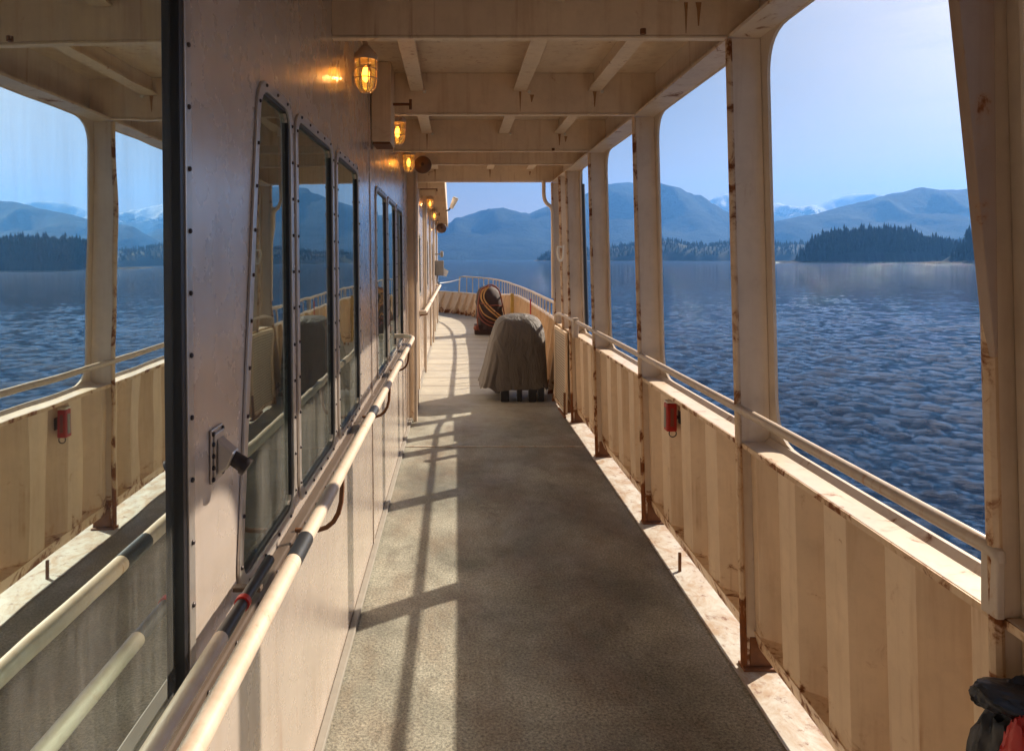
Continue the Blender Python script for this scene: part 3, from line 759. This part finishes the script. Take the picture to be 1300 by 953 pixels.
for dx, w_ in ((-.15, .05), (.02, .03), (.17, .045), (.27, .035)):
    bm = BM(); box(bm, cx+dx-w_, cx+dx+w_, cy-.33, cy-.24, 0, .20); part('leg', bm, M['rubber'], t, .01)
for dx in (-.2, .25):
    bm = BM(); box(bm, cx+dx-.04, cx+dx+.04, cy+.22, cy+.30, 0, .20); part('leg', bm, M['rubber'], t, .01)
bm = BM(); box(bm, cx-.25, cx+.28, cy-.2, cy+.2, .11, .20); part('base_frame', bm, M['dark'], t, .01)

# winch wrapped in hoses --------------------------------------------------------
cx, cy = .72, 15.1
t = thing('hose_reel', (cx, cy, 0), 'dark domed winch draped with orange and red-brown hoses on the foredeck', 'hose reel')
bm = BM(); rings = []
for k in range(20):
    z_ = .12+.95*k/19; u_ = k/19
    hw = .25+.045*math.sin(u_*3.0) if u_ < .62 else (.25+.045*math.sin(1.86))*math.sqrt(max(0, 1-((u_-.62)/.385)**2.4))
    ring_ = []
    for i in range(32):
        a = 2*math.pi*i/32; n_ = 1+.16*mnoise.noise(Vector((math.cos(a)*1.7, math.sin(a)*1.7, z_*6)))+.05*mnoise.noise(Vector((math.cos(a)*6, math.sin(a)*6, z_*16)))
        ring_.append(bm.verts.new((cx+.045+math.cos(a)*hw*n_-.05*u_, cy+math.sin(a)*hw*.75*n_, z_)))
    rings.append(ring_)
for A, B in zip(rings, rings[1:]):
    for k in range(32): bm.faces.new((A[k], A[(k+1) % 32], B[(k+1) % 32], B[k]))
bm.faces.new(rings[-1]); bm.faces.new(rings[0][::-1])
part('winch_body', bm, M['dark'], t, smooth=True)
bm = BM(); box(bm, cx-.30, cx+.18, cy-.15, cy+.2, 0, .22); box(bm, cx-.06, cx+.06, cy-.1, cy+.1, .2, .4); part('pedestal', bm, M['dark'], t, .02)
bm = BM(); bmesh.ops.create_icosphere(bm, subdivisions=2, radius=.06, matrix=Matrix.Translation((cx-.27, cy-.25, .16))); part('valve', bm, M['redbr'], t, smooth=True)
def smoothp(P, n=5):
    P = [Vector(p) for p in P]; res = []
    for i in range(len(P)-1):
        p0, p1, p2, p3 = P[max(i-1, 0)], P[i], P[i+1], P[min(i+2, len(P)-1)]
        for k in range(n):
            q = k/n; res.append(.5*((2*p1)+(p2-p0)*q+(2*p0-5*p1+4*p2-p3)*q*q+(3*p1-p0-3*p2+p3)*q**3))
    return res+[P[-1]]
HOSES = [('tan', [(150, 80), (120, 110), (118, 165), (160, 225), (215, 275), (272, 325)], .019), ('tan', [(165, 74), (135, 120), (140, 170), (190, 230), (262, 290)], .016),
         ('redbr', [(185, 70), (120, 90), (98, 160), (92, 240), (110, 300), (170, 345), (240, 350), (285, 310)], .015), ('redbr', [(170, 72), (108, 120), (100, 210), (130, 290), (200, 330), (280, 300)], .014),
         ('redbr', [(190, 68), (235, 95), (258, 170), (275, 240), (284, 300)], .014), ('redbr', [(110, 190), (165, 205), (225, 205), (268, 215)], .012),
         ('tan', [(100, 200), (130, 262), (190, 300), (255, 330)], .014), ('redbr', [(95, 250), (88, 300), (92, 350), (100, 385)], .015), ('redbr', [(130, 90), (170, 60), (215, 72), (245, 110), (262, 180)], .013)]
for k, (mt_, pth, rad_) in enumerate(HOSES):
    pp = []
    for u, v2 in pth:
        X_ = .208+.003094*u; Z_ = 1.285-.003094*v2; dx = (X_-(cx+.02))/.33
        pp.append((X_, cy-.20*math.sqrt(max(.05, 1-dx*dx))-.035-.006*(k % 3), Z_))
    bm = BM(); tube(bm, smoothp(pp), rad_, 8); part('hose', bm, M[mt_], t, smooth=True)

# foredeck bulwark and railing ----------------------------------------------------
fcurve = [(xs(y)+.10, y) for y in (7.97, 9, 10, 11, 12.2, 13.4, 14.6, 15.6, 16.5)]+[(1.12, 17.6), (.93, 18.7), (.60, 19.7), (.10, 20.7), (-.55, 21.5), (-1.5, 22.4), (-2.8, 23.0), (-4.2, 23.2)]
def at(y):  # nothing but a name for heights along the run
    return .86 if y < 15 else max(.62, .86-.05*(y-15))
t = thing('foredeck_bulwark', (1.2, 12, 0), 'cream ribbed bulwark curving inwards round the bow ahead of the canopy', 'bulwark')
bm = BM(); pr = []
flare = lambda y: .02 if y < 15 else .02+.05*(y-15)*.7
for (x, y) in fcurve: pr.append((bm.verts.new((x, y, 0)), bm.verts.new((x+flare(y)*.7, y+flare(y)*.6, at(y)))))
for a, b in zip(pr, pr[1:]): bm.faces.new((a[0], b[0], b[1], a[1]))
r = bmesh.ops.extrude_face_region(bm, geom=list(bm.faces)); bmesh.ops.translate(bm, verts=[e for e in r['geom'] if isinstance(e, bmesh.types.BMVert)], vec=(.01, .01, 0))
part('bulwark_plate', bm, M['bulwark'], t)
def resample(c, step):
    res = []; acc = 0
    for (a, b) in zip(c, c[1:]):
        a = Vector(a); b = Vector(b); l_ = (b-a).length
        while acc < l_: res.append((a+(b-a)*acc/l_, (b-a).normalized())); acc += step
        acc -= l_
    return res
for p, d in resample(fcurve, .42):
    nrm = Vector((-d.y, d.x)); y = p.y; f_ = flare(y)
    b0 = Vector((p.x, y, 0)); b1 = Vector((p.x+f_*.7, y+f_*.6, at(y)))
    nv = Vector((nrm.x, nrm.y, 0)); dv = Vector((d.x, d.y, 0))
    bm = BM(); prism(bm, [b0+nv*.003, b1+nv*.003, b1+nv*.05, b0+nv*.16], dv*.02); part('rib', bm, M['bulwark'], t)
bm = BM(); cp = [(x+flare(y)*.7, y+flare(y)*.6, at(y)+.004) for x, y in fcurve]; tube(bm, cp, .024, 8); part('cap_rail', bm, M['cap'], t, smooth=True)
t = thing('foredeck_railing', (1.2, 12, .86), 'cream pipe railing on top of the foredeck bulwark curving round the bow', 'railing')
i0 = len(fcurve)-4
cpr = [Vector(c) for c in cp][:i0+0]
ztop = [1.075 if c.y < 15 else 1.075+.008*(c.y-15) for c in cpr]
topc = [Vector((c.x, c.y, z)) for c, z in zip(cpr, ztop)]
bm = BM(); tube(bm, topc+[topc[-1]+Vector((-.12, .12, -.02)), Vector((cpr[-1].x-.14, cpr[-1].y+.14, cpr[-1].z))], .022, 8); part('top_rail', bm, M['rail'], t, smooth=True)
for c2, d in resample([(c.x, c.y) for c in cpr], .40):
    k = min(range(len(cpr)), key=lambda i: (cpr[i].xy-c2).length)
    bm = BM(); tube(bm, [(c2.x, c2.y, cpr[k].z), (c2.x, c2.y, ztop[k])], .015, 6); part('baluster', bm, M['rail'], t, smooth=True)
bm = BM(); wire = [(-.44, 19.2, .98), (-.2, 19.6, .99), (.0, 20.2, 1.02), (.15, 20.6, 1.05)]; tube(bm, wire, .012, 6)
tag(part('guard_wire', bm, M['rubber'], smooth=True), 'black cable stretched from the deckhouse end to the bow railing', 'cable')
bm = BM(); box(bm, 1.13, 1.20, 14.0, 14.09, 0, .95)
tag(part('yellow_post', bm, M['yellow'], None, .01), 'short yellow post against the foredeck bulwark behind the winch', 'post')
bm = BM(); tube(bm, [(1.12, 10.2, .62), (1.12, 10.2, 1.06)], .012, 6)
tag(part('red_rod', bm, M['red'], None), 'thin red rod hanging on the foredeck railing above the covered machine', 'rod')

# gear on the far end of the deckhouse ------------------------------------------
t = thing('control_box', (-.35, 15.5, 1.4), 'grey control box with a tilted lid on the far deckhouse wall', 'control box')
bm = BM(); box(bm, -.46, -.26, 15.4, 15.55, 1.28, 1.62); part('case', bm, M['grey'], t, .01)
bm = BM(); prism(bm, [(-.259, 15.45, 1.45), (-.15, 15.45, 1.38), (-.20, 15.45, 1.26), (-.259, 15.45, 1.28)], (0, .02, 0)); part('tilted_lid', bm, M['white'], t)
bm = BM(); tube(bm, [(-.40, 15.4, 1.28), (-.41, 15.4, 1.15), (-.36, 15.3, 1.08)], .012, 6); part('cable', bm, M['rubber'], t)
bm = BM(); tube(bm, [(-.47, 15.0, 1.76), (-.33, 15.0, 1.76)], .014, 8); lathe(bm, (-.33, 15.0, 1.76), [(.03, 0), (.07, .01), (.07, .06), (.04, .07)], 14, 'x')
tag(part('round_horn', bm, M['grey'], smooth=True), 'small round grey horn on the far deckhouse wall above the control box', 'horn')
t = thing('floodlight', (-.16, 10.9, 2.5), 'small white floodlight on a bent arm at the edge of the forward eave', 'floodlight')
bm = BM(); tube(bm, [(-.15, 10.9, 2.42), (-.10, 10.9, 2.43), (-.06, 10.9, 2.50)], .013, 8); part('arm', bm, M['bolt'], t, smooth=True)
bm = BM(); tube(bm, [(-.065, 10.9, 2.46), (.005, 10.85, 2.61)], [.030, .048], 14); part('head', bm, M['white'], t, smooth=True)
bm = BM(); tube(bm, [(.0055, 10.849, 2.612), (.010, 10.846, 2.622)], .044, 14); part('lens', bm, M['grey'], t, smooth=True)

# ------------------------------------------------------------------ sea
def grid_mesh(name, V, nr, nc, mat, smooth=True, wrap=False):
    me = bpy.data.meshes.new(name); me.vertices.add(len(V)); me.vertices.foreach_set('co', V.astype(np.float32).ravel())
    i = np.arange(nr-1)[:, None]; j = np.arange(nc if wrap else nc-1)[None, :]; j2 = (j+1) % nc
    Q = np.stack([i*nc+j, i*nc+j2, (i+1)*nc+j2, (i+1)*nc+j], -1).reshape(-1, 4)
    me.loops.add(Q.size); me.loops.foreach_set('vertex_index', Q.ravel().astype(np.int32))
    me.polygons.add(len(Q)); me.polygons.foreach_set('loop_start', np.arange(0, Q.size, 4, dtype=np.int32))
    try: me.polygons.foreach_set('loop_total', np.full(len(Q), 4, dtype=np.int32))
    except Exception: pass
    me.update(calc_edges=True); me.validate()
    if smooth: me.polygons.foreach_set('use_smooth', np.ones(len(Q), dtype=bool))
    me.materials.append(mat)
    o = bpy.data.objects.new(name, me); C.objects.link(o); return o
az = np.concatenate([np.radians(np.linspace(-30, 62, 900, endpoint=False)), np.radians(np.linspace(62, 330, 160, endpoint=False))])
rr = np.concatenate([[.5, 4], np.geomspace(8, 900, 760), np.geomspace(950, 26000, 50)])
A_, R_ = np.meshgrid(az, rr); Xg = R_*np.sin(A_); Yg = R_*np.cos(A_); Zg = np.zeros_like(Xg)
dr = np.gradient(rr)[:, None]
for k in range(120):
    lam = .32*(12)**(rng.random()**1.1); th = math.radians(200)+rng.normal(0, .75)
    kx, ky = 2*math.pi/lam*math.cos(th), 2*math.pi/lam*math.sin(th)
    fade = np.clip(lam/(3.2*dr)-.4, 0, 1)
    s_ = np.sin(kx*Xg+ky*Yg+rng.random()*6.28)
    Zg += .0055*lam**.95*fade*(s_+.35*s_*s_)
V = np.stack([Xg, Yg, Zg+SEA-.05], -1).reshape(-1, 3)
tag(grid_mesh('sea', V, len(rr), len(az), M['sea'], wrap=True), 'dark blue rippled sea reaching to the horizon', None, kind='structure')

# ------------------------------------------------------------------ mountains
def ridge(name, pts, D, depth, mat, label, rough=.10, seed=0, nx=420, ny=36, fn=.0011):
    pts = sorted(pts); px = np.array([p[0] for p in pts], float); py = np.array([p[1] for p in pts], float)
    xp = np.linspace(px[0], px[-1], nx); H = EYE+(PY-np.interp(xp, px, py))*D/F-SEA
    X0 = (xp-PX)/F*D; rows = []
    for r_ in range(ny):
        t_ = r_/(ny-1); u = (t_/.7) if t_ < .7 else 1-(t_-.7)/.3
        yy_ = D-depth*.7+depth*t_
        pf = (u**.85) if t_ < .7 else u
        for i in range(nx):
            x_ = X0[i]*(yy_/D) if False else X0[i]
            q = Vector((x_*fn+seed*7, yy_*fn, seed))
            nn = mnoise.fractal(q, .9, 2.1, 6)
            rdg = 1-abs(mnoise.noise(Vector((x_*fn*1.6+3*seed, yy_*fn*.5, 9+seed))))*2
            env = math.sin(math.pi*min(1, u))
            h = H[i]*pf*(1+env*(nn*.35+(rdg-.4)*.28))
            if t_ >= .66 and t_ <= .74: h += H[i]*rough*.12*mnoise.fractal(Vector((x_*.004, seed, 0)), .8, 2, 5)
            rows.append((x_, yy_, SEA-3+max(0, h)+(3 if t_ > .02 and u > .02 else 0)))
    o = grid_mesh(name, np.array(rows), ny, nx, mat)
    return tag(o, label, None, kind='structure')
ridge('mountain_centre', [(-500, 262), (-250, 268), (0, 240), (150, 258), (330, 250), (480, 275), (530, 300), (556, 291), (570, 283), (590, 274), (612, 266), (638, 262), (656, 267), (668, 272), (682, 266), (700, 259), (739, 247), (769, 233), (792, 230), (807, 231), (833, 248), (848, 247), (871, 261), (900, 275), (960, 300), (1010, 320)],
      10500, 5200, M['mtn'], 'hazy blue forested mountain ahead of the ship', seed=1)
ridge('mountain_snowy', [(820, 290), (871, 266), (895, 258), (904, 251), (921, 245), (945, 249), (968, 255), (986, 259), (1018, 262), (1035, 259), (1051, 254), (1069, 247), (1088, 246), (1101, 253), (1130, 262), (1300, 255), (1500, 250), (1700, 262)],
      14500, 5000, M['mtnsnow'], 'farthest mountain ridge with snow on its tops', seed=2)
ridge('mountain_right', [(940, 310), (969, 291), (986, 280), (1012, 274), (1038, 271), (1062, 262), (1085, 257), (1106, 254), (1130, 245), (1143, 244), (1159, 240), (1177, 243), (1193, 241), (1211, 242), (1231, 239), (1300, 232), (1400, 240), (1550, 228), (1700, 250), (1900, 270)],
      7600, 3600, M['mtn'], 'broad forested mountain slope rising on the right', seed=3)

def forest(name, prof, D, depth, nt, th, label, seed=0):
    """low wooded land: one rounded hill sheet and a mass of conifers on it"""
    px = [p[0] for p in prof]; py = [p[1] for p in prof]; r2 = np.random.default_rng(seed)
    x0, x1 = (px[0]-PX)/F*D, (px[-1]-PX)/F*D
    def hill(x, y):
        h = EYE+(PY-np.interp(PX+x/D*F, px, py))*D/F-SEA-th*1.05
        s = np.clip((y-(D-depth*.5))/depth, 0, 1)
        e = np.minimum(np.clip((x-x0)/(th*1.5), 0, 1), np.clip((x1-x)/(th*1.5), 0, 1))
        return SEA+1.2+np.maximum(0, h)*np.sin(np.pi*np.clip(s, 0, 1))**.6*e
    nx, ny = 160, 18
    xg = np.linspace(x0, x1, nx); yg = np.linspace(D-depth*.5, D+depth*.5, ny)
    XX, YY = np.meshgrid(xg, yg); ZZ = hill(XX, YY); ZZ[0] = SEA-1; ZZ[-1] = SEA-1; ZZ[:, 0] = SEA-1; ZZ[:, -1] = SEA-1
    YY[0] += r2.normal(0, depth*.015, nx)
    tag(grid_mesh(name+'_land', np.stack([XX, YY, ZZ], -1).reshape(-1, 3), ny, nx, M['shore']), 'low rocky shore below the '+label, None, kind='structure')
    VV = []; FF = []; n0 = 0
    xs_ = r2.uniform(x0+2, x1-2, nt); ys_ = D-depth*.46+depth*.75*r2.random(nt)**1.2
    zs_ = hill(xs_, ys_)
    for x, y, z in zip(xs_, ys_, zs_):
        H = th*(r2.uniform(.45, 1.0)+(.4 if r2.random() > .9 else 0)); Rr = H*r2.uniform(.16, .24)
        for (b, tp, rk) in ((.06, .5, 1), (.3, .76, .72), (.56, 1.0, .46)):
            a0 = r2.random()*6; m_ = 6
            for k in range(m_):
                a = a0+2*math.pi*k/m_; q = Rr*rk*r2.uniform(.7, 1.25)
                VV.append((x+math.cos(a)*q, y+math.sin(a)*q, z+H*b*r2.uniform(.85, 1.15)))
            VV.append((x+r2.normal(0, Rr*.05), y, z+H*tp))
            for k in range(m_): FF.append((n0+k, n0+(k+1) % m_, n0+m_))
            n0 += m_+1
    me = bpy.data.meshes.new(name); me.from_pydata(VV, [], FF); me.update(); me.materials.append(M['tree'])
    o = bpy.data.objects.new(name, me); C.objects.link(o)
    return tag(o, label, 'forest', kind='stuff')
forest('far_shore_forest', [(683, 321), (700, 316), (760, 311), (800, 306), (830, 301), (848, 299), (868, 305), (900, 307), (935, 301), (955, 299), (975, 304), (990, 307), (1010, 304), (1040, 305), (1100, 300), (1400, 304), (1600, 298)], 3600, 500, 5200, 26, 'bluish line of conifers along the far shore', 1)
forest('headland_forest', [(1019, 324), (1024, 306), (1034, 297), (1046, 292), (1066, 288), (1100, 286), (1150, 286), (1160, 293), (1172, 300), (1184, 296), (1200, 300), (1215, 306), (1224, 303), (1232, 305)], 1900, 190, 1700, 26, 'dark conifer wood on the low headland', 2)
forest('near_point_forest', [(1221, 308), (1226, 296), (1233, 286), (1245, 280), (1300, 270), (1500, 262), (1700, 280)], 1500, 170, 1500, 28, 'dark conifers on the point at the right edge', 3)
# low rock spits at the waterline
def spit(px0, px1, D, h, name, lb, seed):
    x0, x1 = (px0-PX)/F*D, (px1-PX)/F*D; nx, ny = 90, 9; rows = []
    for j in range(ny):
        for i in range(nx):
            a, b = i/(nx-1), j/(ny-1); e = math.sin(math.pi*a)**.5*math.sin(math.pi*b)
            rows.append((x0+(x1-x0)*a, D+(b-.5)*30, SEA-.6+e*h*(1+.9*mnoise.fractal(Vector((a*14+seed, b*2, 0)), .7, 2, 5))))
    tag(grid_mesh(name, np.array(rows), ny, nx, M['rock']), lb, 'rocks')
spit(960, 1026, 1850, 4.0, 'rock_spit', 'thin low rock spit at the waterline left of the dark headland', 1)
spit(1150, 1260, 1450, 5.0, 'rock_spit', 'pale low rocks at the waterline right of the dark headland', 2)

# ------------------------------------------------------------------ haze
mh = bpy.data.materials.new('haze'); mh.use_nodes = True; t = mh.node_tree; t.nodes.clear()
o_ = t.nodes.new('ShaderNodeOutputMaterial'); pv = t.nodes.new('ShaderNodeVolumePrincipled')
pv.inputs['Color'].default_value = (.14, .42, 1.0, 1); pv.inputs['Density'].default_value = 6.0e-5; pv.inputs['Anisotropy'].default_value = .35
t.links.new(pv.outputs[0], o_.inputs['Volume'])
bm = BM(); box(bm, -15000, 19500, -4000, 17500, SEA-4.5, 1900)
o = part('haze', bm, mh); tag(o, None, None, kind='stuff')
